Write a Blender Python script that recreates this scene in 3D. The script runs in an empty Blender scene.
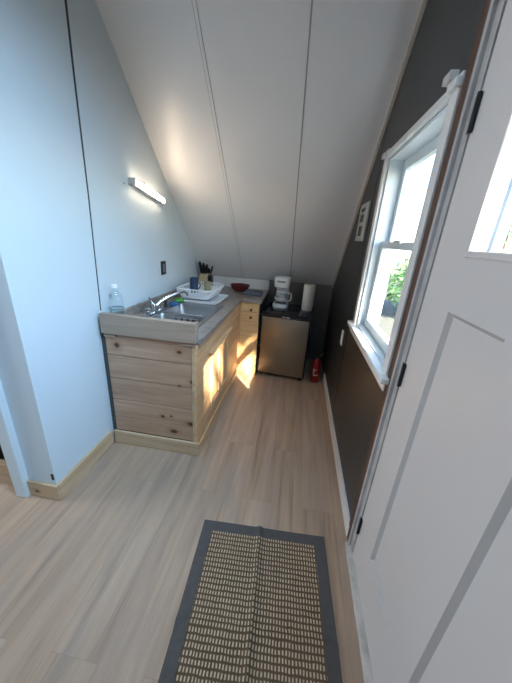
import bpy, bmesh, math, random
from mathutils import Vector, Matrix
random.seed(7)
SC = bpy.context.scene
COL = SC.collection

# --------------------------------- camera
cam = bpy.data.cameras.new('camera')
cam.sensor_fit = 'HORIZONTAL'; cam.sensor_width = 36.0
cam.lens = 280.2 * 36.0 / 512.0
cam.clip_start = 0.01; cam.clip_end = 300
co = bpy.data.objects.new('camera', cam); COL.objects.link(co)
RR = ((0.9862, 0.1513, 0.0667), (0.1149, -0.3371, -0.9344), (-0.1189, 0.9292, -0.3498))
m = Matrix(((RR[0][0], -RR[1][0], -RR[2][0], 0), (RR[0][1], -RR[1][1], -RR[2][1], 0),
            (RR[0][2], -RR[1][2], -RR[2][2], 1.45), (0, 0, 0, 1)))
co.matrix_world = m
SC.camera = co

# --------------------------------- light
SUN_DIR = Vector((-1, 1.38, -1.26)).normalized()
w = bpy.data.worlds.new('sky'); SC.world = w; w.use_nodes = True
nt = w.node_tree
bg = nt.nodes['Background']
sky = nt.nodes.new('ShaderNodeTexSky')
sky.sky_type = 'NISHITA'; sky.sun_disc = False
sky.sun_elevation = math.radians(32); sky.sun_rotation = math.radians(143)
sky.air_density = 1.0; sky.dust_density = .4; sky.ozone_density = 1.6
nt.links.new(sky.outputs[0], bg.inputs[0]); bg.inputs[1].default_value = .85

sun = bpy.data.lights.new('sun', 'SUN'); sun.energy = 42; sun.angle = math.radians(0.6); sun.color = (1, .87, .68)
so = bpy.data.objects.new('sun', sun); COL.objects.link(so)
so.rotation_euler = SUN_DIR.to_track_quat('-Z', 'Y').to_euler(); so.location = (8, -10, 9)

def area(name, loc, aim, sx, sy, power, color):
    l = bpy.data.lights.new(name, 'AREA'); l.shape = 'RECTANGLE'; l.size = sx; l.size_y = sy
    l.energy = power; l.color = color
    o = bpy.data.objects.new(name, l); COL.objects.link(o); o.location = loc
    o.rotation_euler = (Vector(aim) - Vector(loc)).to_track_quat('-Z', 'Y').to_euler()
    return o
area('gable_fill_light', (.38, .5, 2.5), (-1.2, 1.35, .2), .9, .6, 21, (.46, .72, 1.0)).data.spread = math.radians(85)  # fill lamp added above the door, no window is modelled there
area('main_room_fill_light', (-4.2, .45, 1.7), (.4, .6, 1.0), 1.3, 1.5, 66, (.82, .90, 1.0))  # added fill lamp, stands in for the main room's unseen windows
def portal(name, loc, sx, sy):
    o = area(name, loc, (loc[0] - 1, loc[1], loc[2]), sx, sy, 1, (1, 1, 1)); o.data.cycles.is_portal = True
portal('window_portal', (.62, 1.535, 1.43), .74, 1.05)
portal('door_portal', (.50, .52, 1.67), .62, .48)

SC.view_settings.view_transform = 'Standard'
SC.view_settings.look = 'None'
SC.view_settings.gamma = 1.0
SC.view_settings.use_curve_mapping = False
SC.view_settings.exposure = 0.40

# --------------------------------- materials
def new_mat(name):
    mt = bpy.data.materials.new(name); mt.use_nodes = True
    n = mt.node_tree; b = n.nodes['Principled BSDF']
    return mt, n, b
def N(n, t, **kw):
    x = n.nodes.new(t)
    for k, v in kw.items():
        if hasattr(x, k) and k not in ('inputs',): setattr(x, k, v)
    return x
def math_(n, op, a, b=None, c=None):
    x = n.nodes.new('ShaderNodeMath'); x.operation = op
    for i, v in enumerate((a, b, c)):
        if v is None: continue
        if isinstance(v, (int, float)): x.inputs[i].default_value = v
        else: n.links.new(v, x.inputs[i])
    return x.outputs[0]
def mix(n, fac, a, b, blend='MIX'):
    x = n.nodes.new('ShaderNodeMix'); x.data_type = 'RGBA'; x.blend_type = blend
    for i, v in ((0, fac), (6, a), (7, b)):
        if isinstance(v, (int, float)): x.inputs[i].default_value = v
        elif isinstance(v, tuple): x.inputs[i].default_value = (*v, 1) if len(v) == 3 else v
        else: n.links.new(v, x.inputs[i])
    return x.outputs[2]
def coords(n, scale=(1, 1, 1), rot=(0, 0, 0)):
    g = n.nodes.new('ShaderNodeNewGeometry') if False else n.nodes.new('ShaderNodeTexCoord')
    mp = n.nodes.new('ShaderNodeMapping'); mp.inputs['Scale'].default_value = scale; mp.inputs['Rotation'].default_value = rot
    n.links.new(g.outputs['Object'], mp.inputs[0])
    return mp.outputs[0]
def noise(n, vec, scale, detail=4, rough=.55, dist=0):
    x = n.nodes.new('ShaderNodeTexNoise'); x.inputs['Scale'].default_value = scale
    x.inputs['Detail'].default_value = detail; x.inputs['Roughness'].default_value = rough; x.inputs['Distortion'].default_value = dist
    n.links.new(vec, x.inputs['Vector']); return x.outputs[0]
def ramp(n, v, stops):
    x = n.nodes.new('ShaderNodeValToRGB'); e = x.color_ramp.elements
    while len(e) > 1: e.remove(e[-1])
    e[0].position = stops[0][0]; e[0].color = (*stops[0][1], 1)
    for p, c in stops[1:]:
        k = e.new(p); k.color = (*c, 1)
    n.links.new(v, x.inputs[0]); return x.outputs[0]
def bump(n, b, h, strength=.2, dist=.002):
    x = n.nodes.new('ShaderNodeBump'); x.inputs['Strength'].default_value = strength; x.inputs['Distance'].default_value = dist
    n.links.new(h, x.inputs['Height']); n.links.new(x.outputs[0], b.inputs['Normal'])

def plain(name, col, rough=.5, metal=0, var=.06, scale=14, spec=.5, bmp=0, coat=0):
    mt, n, b = new_mat(name)
    v = noise(n, coords(n), scale)
    c = mix(n, v, tuple(x * (1 - var) for x in col), tuple(min(1, x * (1 + var)) for x in col))
    n.links.new(c, b.inputs['Base Color'])
    b.inputs['Roughness'].default_value = rough; b.inputs['Metallic'].default_value = metal
    b.inputs['Specular IOR Level'].default_value = spec; b.inputs['Coat Weight'].default_value = coat
    if bmp: bump(n, b, noise(n, coords(n), scale * 8), bmp, .001)
    return mt
def wood(name, dark, light, axis, rough=.5, knots=(), island=.25, scale=1.0):
    """pine grain running along axis (0 x, 1 y, 2 z); knots: list of (x, y, z, r) in object space"""
    mt, n, b = new_mat(name)
    s = [38 * scale] * 3; s[axis] = 2.2 * scale
    gi = n.nodes.new('ShaderNodeNewGeometry')
    off = n.nodes.new('ShaderNodeCombineXYZ')
    for i in range(3): n.links.new(math_(n, 'MULTIPLY', gi.outputs['Random Per Island'], 7.3), off.inputs[i])
    add = n.nodes.new('ShaderNodeVectorMath'); add.operation = 'ADD'
    n.links.new(coords(n, tuple(s)), add.inputs[0]); n.links.new(off.outputs[0], add.inputs[1])
    g = noise(n, add.outputs[0], 1.0, 5, .6, .4)
    c = ramp(n, g, [(.28, dark), (.5, tuple((a + b_) / 2 for a, b_ in zip(dark, light))), (.7, light)])
    c = mix(n, math_(n, 'MULTIPLY', gi.outputs['Random Per Island'], island), c, tuple(x * .72 for x in dark))
    if knots:
        tc = n.nodes.new('ShaderNodeTexCoord')
        for kx, ky, kz, r, sx in knots:
            mp = n.nodes.new('ShaderNodeVectorMath'); mp.operation = 'SUBTRACT'
            n.links.new(tc.outputs['Object'], mp.inputs[0]); mp.inputs[1].default_value = (kx, ky, kz)
            sc = n.nodes.new('ShaderNodeVectorMath'); sc.operation = 'MULTIPLY'
            n.links.new(mp.outputs[0], sc.inputs[0]); sc.inputs[1].default_value = (1 / (r * sx), 1 / (r * sx) if axis == 1 else 0, 1 / r)
            ln = n.nodes.new('ShaderNodeVectorMath'); ln.operation = 'LENGTH'; n.links.new(sc.outputs[0], ln.inputs[0])
            d = math_(n, 'ADD', ln.outputs['Value'], math_(n, 'MULTIPLY', math_(n, 'SUBTRACT', g, .5), .9))
            halo = n.nodes.new('ShaderNodeMapRange'); halo.inputs[1].default_value = .7; halo.inputs[2].default_value = 2.6
            halo.inputs[3].default_value = .55; halo.inputs[4].default_value = 0; n.links.new(d, halo.inputs[0])
            core = n.nodes.new('ShaderNodeMapRange'); core.inputs[1].default_value = .6; core.inputs[2].default_value = 1.1
            core.inputs[3].default_value = .93; core.inputs[4].default_value = 0; n.links.new(d, core.inputs[0])
            c = mix(n, halo.outputs[0], c, (.28, .12, .045))
            c = mix(n, core.outputs[0], c, (.035, .014, .008))
    n.links.new(c, b.inputs['Base Color']); b.inputs['Roughness'].default_value = rough
    bump(n, b, g, .12, .001)
    return mt
def emit(name, col, strength):
    mt, n, b = new_mat(name)
    b.inputs['Base Color'].default_value = (*col, 1)
    b.inputs['Emission Color'].default_value = (*col, 1); b.inputs['Emission Strength'].default_value = strength
    return mt
def glass_pane(name, tint=(1, 1, 1), refl=.07):
    mt, n, b = new_mat(name); out = n.nodes['Material Output']
    t = n.nodes.new('ShaderNodeBsdfTransparent'); t.inputs[0].default_value = (*tint, 1)
    g = n.nodes.new('ShaderNodeBsdfGlossy'); g.inputs['Roughness'].default_value = .02
    lw = n.nodes.new('ShaderNodeLayerWeight')
    f = math_(n, 'ADD', math_(n, 'MULTIPLY', math_(n, 'POWER', lw.outputs['Facing'], 5.0), .45), refl * .4)
    mx = n.nodes.new('ShaderNodeMixShader'); n.links.new(f, mx.inputs[0])
    n.links.new(t.outputs[0], mx.inputs[1]); n.links.new(g.outputs[0], mx.inputs[2]); n.links.new(mx.outputs[0], out.inputs[0])
    n.nodes.remove(b)
    return mt

# floor: grey-brown vinyl planks running along y
def floor_mat():
    mt, n, b = new_mat('vinyl_plank')
    mp = coords(n, (1, 1, 1), (0, 0, math.radians(90)))
    br = n.nodes.new('ShaderNodeTexBrick'); br.offset = .37
    br.inputs['Scale'].default_value = 1; br.inputs['Brick Width'].default_value = 1.22; br.inputs['Row Height'].default_value = .18
    br.inputs['Mortar Size'].default_value = .0012; br.inputs['Mortar Smooth'].default_value = .6; br.inputs['Bias'].default_value = 0
    br.inputs['Color1'].default_value = (0, 0, 0, 1); br.inputs['Color2'].default_value = (1, 1, 1, 1); br.inputs['Mortar'].default_value = (.5, .5, .5, 1)
    n.links.new(mp, br.inputs['Vector'])
    sh = n.nodes.new('ShaderNodeVectorMath'); sh.operation = 'ADD'
    n.links.new(coords(n, (22, 1.1, 1)), sh.inputs[0])
    sc = n.nodes.new('ShaderNodeVectorMath'); sc.operation = 'SCALE'; n.links.new(br.outputs[0], sc.inputs[0]); sc.inputs[3].default_value = 9
    n.links.new(sc.outputs[0], sh.inputs[1])
    g = noise(n, sh.outputs[0], 1.0, 6, .62, .5)
    fine = noise(n, coords(n, (160, 5, 1)), 1, 3, .6)
    c = ramp(n, g, [(.28, (.22, .138, .088)), (.45, (.39, .258, .168)), (.62, (.465, .318, .215)), (.8, (.55, .39, .28))])
    c = mix(n, math_(n, 'MULTIPLY', fine, .35), c, (.30, .195, .13))
    c = mix(n, math_(n, 'MULTIPLY', br.outputs[0], .16), c, (.46, .39, .33))
    st = noise(n, coords(n, (9, 1.3, 1)), 1.0, 5, .65, .6)
    gm = n.nodes.new('ShaderNodeMapRange'); gm.inputs[1].default_value = .45; gm.inputs[2].default_value = .72
    gm.inputs[3].default_value = 0; gm.inputs[4].default_value = .6; n.links.new(st, gm.inputs[0])
    c = mix(n, gm.outputs[0], c, (.25, .205, .175))
    c = mix(n, math_(n, 'MULTIPLY', br.outputs[1], .35), c, (.13, .10, .08))
    n.links.new(c, b.inputs['Base Color'])
    b.inputs['Roughness'].default_value = .42; b.inputs['Specular IOR Level'].default_value = .45
    bump(n, b, fine, .08, .0006)
    return mt
def laminate_mat():
    mt, n, b = new_mat('stone_laminate')
    a = noise(n, coords(n), 16, 8, .7, .8); d = noise(n, coords(n), 70, 6, .7)
    c = ramp(n, a, [(.3, (.065, .048, .038)), (.47, (.20, .155, .125)), (.58, (.30, .255, .215)), (.72, (.17, .115, .085))])
    c = mix(n, math_(n, 'MULTIPLY', d, .55), c, (.36, .32, .285))
    n.links.new(c, b.inputs['Base Color']); b.inputs['Roughness'].default_value = .28
    return mt
def weave_mat():
    mt, n, b = new_mat('sisal_weave')
    tc = n.nodes.new('ShaderNodeTexCoord'); sp = n.nodes.new('ShaderNodeSeparateXYZ'); n.links.new(tc.outputs['Object'], sp.inputs[0])
    wob = math_(n, 'MULTIPLY', math_(n, 'SUBTRACT', noise(n, coords(n), 22, 3), .5), .010)
    x = math_(n, 'ADD', sp.outputs[0], wob); y = math_(n, 'ADD', sp.outputs[1], wob)
    fu = math_(n, 'FRACT', math_(n, 'MULTIPLY', x, 1 / .0125)); fv = math_(n, 'FRACT', math_(n, 'MULTIPLY', y, 1 / .0215))
    pu = math_(n, 'SMOOTH_MIN', math_(n, 'MULTIPLY', math_(n, 'ABSOLUTE', math_(n, 'SUBTRACT', fu, .5)), 2.0), 1.0, .01)
    pv = math_(n, 'MULTIPLY', math_(n, 'ABSOLUTE', math_(n, 'SUBTRACT', fv, .5)), 2.0)
    def step(v, lo, hi):
        k = n.nodes.new('ShaderNodeMapRange'); k.inputs[1].default_value = lo; k.inputs[2].default_value = hi
        k.inputs[3].default_value = 1; k.inputs[4].default_value = 0; k.interpolation_type = 'SMOOTHSTEP'; n.links.new(v, k.inputs[0]); return k.outputs[0]
    dash = math_(n, 'MULTIPLY', step(pu, .30, .62), step(pv, .50, .78))
    base = mix(n, noise(n, coords(n), 7, 4), (.075, .048, .029), (.145, .092, .056))
    line = math_(n, 'MULTIPLY', step(pv, .9, 1.0), 1)
    cream = mix(n, noise(n, coords(n), 30, 4), (.36, .265, .17), (.64, .50, .345))
    c = mix(n, dash, base, cream)
    n.links.new(c, b.inputs['Base Color']); b.inputs['Roughness'].default_value = .95; b.inputs['Specular IOR Level'].default_value = .1
    bump(n, b, dash, .6, .003)
    return mt
def brushed(name, col, rough, axis):
    mt, n, b = new_mat(name)
    s = [260] * 3; s[axis] = 3
    g = noise(n, coords(n, tuple(s)), 1, 3)
    n.links.new(mix(n, g, tuple(x * .9 for x in col), col), b.inputs['Base Color'])
    b.inputs['Metallic'].default_value = 1
    n.links.new(math_(n, 'ADD', math_(n, 'MULTIPLY', g, .12), rough), b.inputs['Roughness'])
    return mt

M = {}
M['floor'] = floor_mat()
M['wall_white'] = plain('wall_paint_white', (.61, .685, .725), .55, var=.025, scale=3, bmp=.05)
M['ceil'] = plain('ceiling_panel_white', (.80, .80, .81), .30, var=.03, scale=2.5, bmp=.03)
M['batten'] = plain('seam_grey', (.34, .34, .335), .6)
M['charcoal'] = plain('charcoal_wall_paint', (.026, .0285, .030), .36, var=.18, scale=5, spec=.5)
M['knee'] = plain('knee_wall_grey', (.15, .148, .145), .5, var=.08)
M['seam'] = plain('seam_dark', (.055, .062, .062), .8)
M['trimwhite'] = plain('trim_white', (.76, .76, .74), .35, var=.03)
M['sash'] = plain('sash_vinyl', (.70, .79, .83), .3, var=.02)
M['trimcream'] = plain('trim_cream', (.55, .52, .46), .45)
M['jamb'] = plain('jamb_primed', (.42, .41, .40), .55, var=.5, scale=9)
M['doorpaint'] = plain('door_paint', (.60, .575, .56), .42, var=.025, scale=4, bmp=.04)
M['bevel_shade'] = plain('door_bevel_shade', (.45, .435, .425), .45)  # door paint darkened, shade of the bevels is in the colour
M['rawwood'] = wood('stained_frame_wood', (.055, .028, .018), (.13, .068, .042), 2, .6)
M['pine_y'] = wood('pine_trim', (.50, .335, .19), (.68, .50, .32), 1, .5, island=.1)
M['pine_x'] = wood('pine_trim_cross', (.42, .285, .165), (.60, .44, .29), 0, .5, knots=((-.115, 0, .045, .010, 1.3),) , island=.1)
M['threshold'] = plain('worn_threshold', (.50, .47, .43), .6, var=.6, scale=16)
M['hinge'] = plain('black_hinge', (.025, .026, .03), .4, metal=.6)
M['lam'] = laminate_mat()
M['steel'] = brushed('sink_steel', (.40, .40, .40), .34, 0)
M['fridge_steel'] = brushed('fridge_door_steel', (.34, .30, .235), .34, 0)
M['chrome'] = plain('chrome', (.80, .81, .83), .12, metal=1, var=.02)
M['blackplastic'] = plain('black_plastic', (.012, .012, .014), .3, var=.1)
M['blackgloss'] = plain('black_gloss', (.010, .010, .013), .16, var=.1)
M['whiteplastic'] = plain('white_plastic', (.78, .79, .79), .35, var=.02)
M['paper'] = plain('paper_towel_paper', (.80, .78, .75), .9, var=.03, bmp=.25, scale=20)
M['red'] = plain('extinguisher_red', (.26, .006, .008), .28, var=.05)
M['darkred'] = plain('dark_red_enamel', (.13, .014, .018), .25, var=.1)
M['label'] = plain('pale_label', (.62, .60, .56), .6)
M['bluecloth'] = plain('slate_cloth', (.085, .095, .125), .95, var=.25, scale=40, bmp=.4)
M['green'] = plain('green_plastic', (.05, .27, .02), .3, var=.1)
M['bluesponge'] = plain('blue_sponge', (.04, .13, .30), .9, var=.2, scale=60, bmp=.4)
M['bluecup'] = plain('dark_blue_glaze', (.022, .045, .095), .3)
M['tancup'] = plain('olive_tan_glaze', (.30, .28, .17), .4)
M['blockwood'] = wood('knife_block_wood', (.40, .29, .17), (.58, .44, .28), 2, .5)
M['grey_metal'] = plain('grey_metal', (.42, .42, .41), .4, metal=.7)
M['platewhite'] = plain('painted_metal_plate', (.50, .50, .46), .45)
M['outletblack'] = plain('outlet_black', (.012, .012, .012), .35)
M['outletgrey'] = plain('outlet_grey', (.20, .22, .22), .4)
M['lamp_on'] = emit('lamp_diffuser', (1, .78, .56), 42)
M['rugborder'] = plain('rug_border_cloth', (.088, .078, .074), .95, var=.22, scale=60, spec=.1, bmp=.3)
M['weave'] = weave_mat()
M['darkpanel'] = plain('dark_panel', (.012, .009, .008), .5)
M['paleline'] = plain('pale_line', (.16, .11, .09), .6)
M['glass'] = glass_pane('window_glass', (.97, .985, 1.0))
M['bottle'] = glass_pane('clear_plastic', (.93, .96, .97))
M['water'] = glass_pane('water', (.86, .93, .92))
M['bark'] = plain('bark', (.19, .15, .12), .9, var=.3)
M['leaf'] = plain('leaf', (.10, .24, .05), .6, var=.6, scale=3)
M['leafpale'] = plain('leaf_pale', (.20, .36, .14), .6, var=.5, scale=3)
M['ground'] = plain('grass_ground', (.075, .08, .07), .9, var=.3, scale=6)
M['post'] = plain('painted_post', (.07, .13, .18), .5)
M['exterior'] = plain('exterior_board', (.40, .40, .38), .7)
front_knots = ()
M['board_end'] = wood('pine_end_boards_shaded', (.335, .20, .125), (.51, .335, .22), 0, .5, island=.18,  # darker pine, the shade on the cabinet end is in the colour
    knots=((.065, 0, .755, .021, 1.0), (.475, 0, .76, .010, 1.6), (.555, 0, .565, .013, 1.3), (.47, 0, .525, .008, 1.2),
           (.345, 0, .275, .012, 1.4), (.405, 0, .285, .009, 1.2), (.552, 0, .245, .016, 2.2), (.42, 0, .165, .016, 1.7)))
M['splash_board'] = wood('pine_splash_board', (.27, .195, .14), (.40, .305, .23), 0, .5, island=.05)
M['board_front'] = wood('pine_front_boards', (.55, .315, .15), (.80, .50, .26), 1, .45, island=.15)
M['board_vert'] = wood('pine_upright_boards', (.57, .325, .15), (.82, .51, .265), 2, .45, island=.12)
M['board_drawer'] = wood('pine_drawer_boards', (.60, .36, .15), (.84, .56, .27), 0, .45, island=.12)
M['knob'] = plain('dark_wood_knob', (.09, .035, .018), .4)

# --------------------------------- mesh builder
class MB:
    def __init__(s): s.bm = bmesh.new()
    def box(s, x0, x1, y0, y1, z0, z1, bev=0, seg=2):
        r = bmesh.ops.create_cube(s.bm, size=1)
        v = r['verts']
        for a in v:
            a.co = Vector(((x0 + x1) / 2 + a.co.x * (x1 - x0), (y0 + y1) / 2 + a.co.y * (y1 - y0), (z0 + z1) / 2 + a.co.z * (z1 - z0)))
        if bev:
            e = list({e for a in v for e in a.link_edges})
            bmesh.ops.bevel(s.bm, geom=e, offset=bev, segments=seg, affect='EDGES', profile=.5)
        return s
    def prism(s, pts, axis, a0, a1):
        """pts: 2-D polygon, extruded along axis from a0 to a1. axis 0: pts=(y,z); 1: (x,z); 2: (x,y)"""
        def mk(p, a): return {0: (a, p[0], p[1]), 1: (p[0], a, p[1]), 2: (p[0], p[1], a)}[axis]
        A = [s.bm.verts.new(mk(p, a0)) for p in pts]; B = [s.bm.verts.new(mk(p, a1)) for p in pts]
        k = len(pts); s.bm.faces.new(A); s.bm.faces.new(B[::-1])
        for i in range(k): s.bm.faces.new((A[i], B[i], B[(i + 1) % k], A[(i + 1) % k]))
        return s
    def tube(s, pts, r, seg=10, caps=True):
        pts = [Vector(p) for p in pts]
        rr = r if isinstance(r, (list, tuple)) else [r] * len(pts)
        rings = []; up = None
        for i, p in enumerate(pts):
            t = (pts[min(i + 1, len(pts) - 1)] - pts[max(i - 1, 0)]).normalized()
            if up is None: up = t.orthogonal().normalized()
            up = (up - t * up.dot(t)).normalized(); sd = t.cross(up)
            rings.append([s.bm.verts.new(p + (up * math.cos(2 * math.pi * k / seg) + sd * math.sin(2 * math.pi * k / seg)) * rr[i]) for k in range(seg)])
        for a, b in zip(rings, rings[1:]):
            for k in range(seg): s.bm.faces.new((a[k], a[(k + 1) % seg], b[(k + 1) % seg], b[k]))
        if caps: s.bm.faces.new(rings[0][::-1]); s.bm.faces.new(rings[-1])
        return s
    def lathe(s, cx, cy, prof, seg=24, close=True):
        rings = []
        for r, z in prof:
            if r < 1e-5: rings.append([s.bm.verts.new((cx, cy, z))])
            else: rings.append([s.bm.verts.new((cx + r * math.cos(2 * math.pi * k / seg), cy + r * math.sin(2 * math.pi * k / seg), z)) for k in range(seg)])
        for a, b in zip(rings, rings[1:]):
            if len(a) == 1 and len(b) == 1: continue
            for k in range(seg):
                q = (k + 1) % seg
                if len(a) == 1: s.bm.faces.new((a[0], b[q], b[k]))
                elif len(b) == 1: s.bm.faces.new((a[k], a[q], b[0]))
                else: s.bm.faces.new((a[k], a[q], b[q], b[k]))
        return s
    def xform(s, mat):
        bmesh.ops.transform(s.bm, matrix=mat, verts=s.bm.verts[:]); return s
ORG = {}
def build(name, mb, mt, parent=None, loc=None, smooth=False, auto=True):
    org = ORG[parent.name] if parent else Vector(loc or (0, 0, 0))
    bmesh.ops.recalc_face_normals(mb.bm, faces=mb.bm.faces[:])
    for v in mb.bm.verts: v.co -= org
    me = bpy.data.meshes.new(name); mb.bm.to_mesh(me); mb.bm.free()
    me.materials.append(mt)
    o = bpy.data.objects.new(name, me); COL.objects.link(o)
    if parent: o.parent = parent
    else: o.location = org
    ORG[o.name] = org
    if smooth:
        me.shade_smooth()
        me.set_sharp_from_angle(angle=math.radians(38))
    return o
def tag(o, label, cat, group=None, kind=None):
    o['label'] = label; o['category'] = cat
    if group: o['group'] = group
    if kind: o['kind'] = kind
    return o
def thing(name, loc, label, cat, group=None, rotz=0):
    o = bpy.data.objects.new(name, None); COL.objects.link(o); o.location = loc; o.rotation_euler = (0, 0, rotz)
    o.empty_display_size = .05
    ORG[o.name] = Vector(loc); return tag(o, label, cat, group)
def struct(o, label, cat='structure'):
    o['kind'] = 'structure'; o['label'] = label; o['category'] = cat; return o

# --------------------------------- room numbers
XL, XR, YB = -1.175, .43, 3.43
def slope(y): return .97 + .94 * (YB - abs(y))
ZC = .85

# --------------------------------- structure
struct(build('floor', MB().box(-4.6, .43, -3.5, 3.5, -.08, 0), M['floor']), 'grey brown wood plank floor running through the room', 'floor')
t = .1
c = MB().prism([(0, slope(0)), (YB + .15, slope(YB + .15)), (YB + .15, slope(YB + .15) + t), (0, slope(0) + t)], 0, -4.6, .56)
ceil = struct(build('ceiling', c, M['ceil']), 'sloping white panel ceiling above the kitchen corner', 'ceiling')
for bx, wd in ((-.655, .018), (-.08, .008)):
    b = MB(); y0, y1 = .1, YB - .01
    b.prism([(y0, slope(y0) - .004), (y1, slope(y1) - .004), (y1, slope(y1) + .004), (y0, slope(y0) + .004)], 0, bx - wd / 2, bx + wd / 2)
    build('batten', b, M['batten'] if wd < .01 else M['ceil'], ceil)
    if wd > .01:
        b = MB()
        for e in (-1, 1):
            xx = bx + e * (wd / 2 + .001)
            b.prism([(y0, slope(y0) - .002), (y1, slope(y1) - .002), (y1, slope(y1) + .002), (y0, slope(y0) + .002)], 0, xx - .0018, xx + .0018)
        build('batten_gap', b, M['batten'], ceil)
c = MB().prism([(0, slope(0)), (-3.45, slope(3.45)), (-3.45, slope(3.45) + t), (0, slope(0) + t)], 0, -4.6, .56)
struct(build('ceiling_front', c, M['ceil']), 'opposite roof slope behind the viewer', 'ceiling')
struct(build('wall_back', MB().box(-1.275, .43, YB, YB + .1, 0, slope(YB)), M['knee']), 'low grey knee wall under the sloping ceiling', 'wall')
struct(build('wall_front', MB().box(-4.6, .43, -3.52, -3.43, 0, 1.0), M['wall_white']), 'low wall behind the viewer', 'wall')
# gable wall with window and door openings
g = MB()
WY0, WY1, WZ0, WZ1 = 1.185, 1.885, .940, 1.905
DY0, DY1, DZ = .02, 1.035, 2.05
xa, xb = XR, .56
def gp(y0, y1, z0=0, z1=None):
    if z1 is None: g.prism([(y0, z0), (y1, z0), (y1, slope(y1) + .02), (y0, slope(y0) + .02)], 0, xa, xb)
    else: g.box(xa, xb, y0, y1, z0, z1)
gp(WY1, YB + .1); gp(DY1, WY0); gp(WY0, WY1, 0, WZ0); gp(WY0, WY1, WZ1); gp(DY0, DY1, DZ); gp(-3.5, -.0001); gp(0, DY0)
wr = struct(build('wall_right', g, M['charcoal']), 'dark charcoal gable wall with the window and the entrance door', 'wall')
b = MB().box(XR - .0012, XR, 2.122, 2.130, 0, 2.15); build('panel_seam', b, M['outletblack'], wr)
g = MB().prism([(-3.5, 0), (3.5, 0), (3.5, .97), (0, 4.25), (-3.5, .97)], 0, -4.7, -4.6)
struct(build('wall_far_left', g, M['wall_white']), 'white gable wall at the far end of the room', 'wall')
# partition between kitchen and bathroom
g = MB().prism([(1.0, 0), (YB, 0), (YB, slope(YB) + .02), (1.0, slope(1.0) + .02)], 0, XL - .1, XL)
wl = struct(build('wall_left', g, M['wall_white']), 'pale blue white partition wall beside the counter', 'wall')
b = MB().tube([(XL + .0005, 1.568, 2.62), (XL + .0005, 1.555, 2.1), (XL + .0005, 1.549, 1.6), (XL + .0005, 1.54, 1.33), (XL + .0005, 1.528, .96)], [.0065, .0055, .0045, .004, .004], 6)
build('panel_gap', b, M['seam'], wl)
b = MB().box(XL - .020, XL - .004, .9985, 1.0, .135, .175); build('corner_clip', b, M['hinge'], wl)
for yy, zz in ((1.90, 1.715), (2.165, 1.765), (2.43, 1.64)):
    b = MB().tube([(XL - .001, yy, zz), (XL + .001, yy, zz)], .005, 8); build('screw_hole', b, M['hinge'], wl)
g = MB()
g.box(-1.345, XL - .1, 1.0, 1.1, 0, 3.2); g.box(-2.25, -1.345, 1.0, 1.1, 2.05, 3.2); g.box(-4.6, -2.25, 1.0, 1.1, 0, 3.2)
struct(build('wall_inner', g, M['wall_white']), 'white wall return with a doorway into the dark side room', 'wall')
g = MB().box(-1.415, -1.345, .965, 1.11, 0, 2.12, .004); g.box(-2.33, -2.25, .965, 1.11, 0, 2.12, .004); g.box(-2.25, -1.415, .965, 1.11, 2.05, 2.12)
struct(build('trim_1', g, M['wall_white']), 'white casing post at the left doorway', 'trim')
struct(build('trim_2', MB().box(-2.25, -1.415, 1.02, 1.055, 0, .15, .004), M['pine_x'], None, (-1.8, 1.03, 0)), 'pine board across the foot of the left doorway', 'trim')
p = struct(build('wall_side_room', MB().box(-2.25, -1.36, 1.11, 1.14, 0, 2.05), M['darkpanel']), 'black panel standing in for the dark interior of the left doorway, with thin pale curved lines', 'wall')  # near-black colour stands in for the unlit side room
b = MB()
for k, (z0, rise) in enumerate(((.26, .05), (.36, .03), (.47, .06), (.58, -.04), (.70, .05))):
    pts = [(-2.0 + .64 * i / 14, 1.109, z0 - .10 + rise * i / 14 + .09 * math.sin(i / 14 * 1.9)) for i in range(15)]
    b.tube(pts, .0022, 5)
build('pale_line', b, M['paleline'], p)
# baseboards and trims
struct(build('baseboard_left', MB().box(XL, XL + .016, 1.0, 1.475, 0, .105, .003), M['pine_y'], None, (XL, 1.2, 0)), 'pale pine baseboard along the left wall', 'baseboard')
struct(build('baseboard_return', MB().box(-1.345, XL + .016, .984, 1.0, 0, .105, .003), M['pine_x'], None, (XL, 1.0, 0)), 'short pine baseboard on the wall corner', 'baseboard')
struct(build('baseboard_right', MB().box(XR - .018, XR, 1.10, 2.90, 0, .075, .003), M['trimwhite']), 'thin white baseboard along the dark wall', 'baseboard')
b = MB(); y0, y1 = .4, YB - .005
for dz, th, dx in ((0, .030, .016), (-.034, .012, .008)):
    b.prism([(y0, slope(y0) + dz - th), (y1, slope(y1) + dz - th), (y1, slope(y1) + dz), (y0, slope(y0) + dz)], 0, XR - dx, XR)
struct(build('trim_3', b, M['trimcream']), 'cream strip where the ceiling slope meets the dark wall', 'trim')
struct(build('trim_4', MB().box(XR - .014, XR, 1.058, 1.116, .0, 2.10, .002), M['rawwood']), 'brown stained wood strip between window and door', 'trim')
b = MB().box(XR - .020, XR, 1.040, 1.058, 0, 2.09, .002); b.box(XR - .008, XR + .1, 1.008, 1.040, 0, 2.06); b.box(XR - .02, XR, -.02, 1.040, 2.045, 2.085, .002)
b.box(XR - .008, XR + .1, -.02, .035, 0, 2.06)
struct(build('trim_5', b, M['jamb']), 'scuffed grey white jamb on the hinge side of the door', 'trim')
struct(build('trim_6', MB().box(XR - .032, XR + .1, -.02, 1.06, 0, .022, .003), M['threshold']), 'worn white threshold strip under the door', 'trim')

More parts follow.
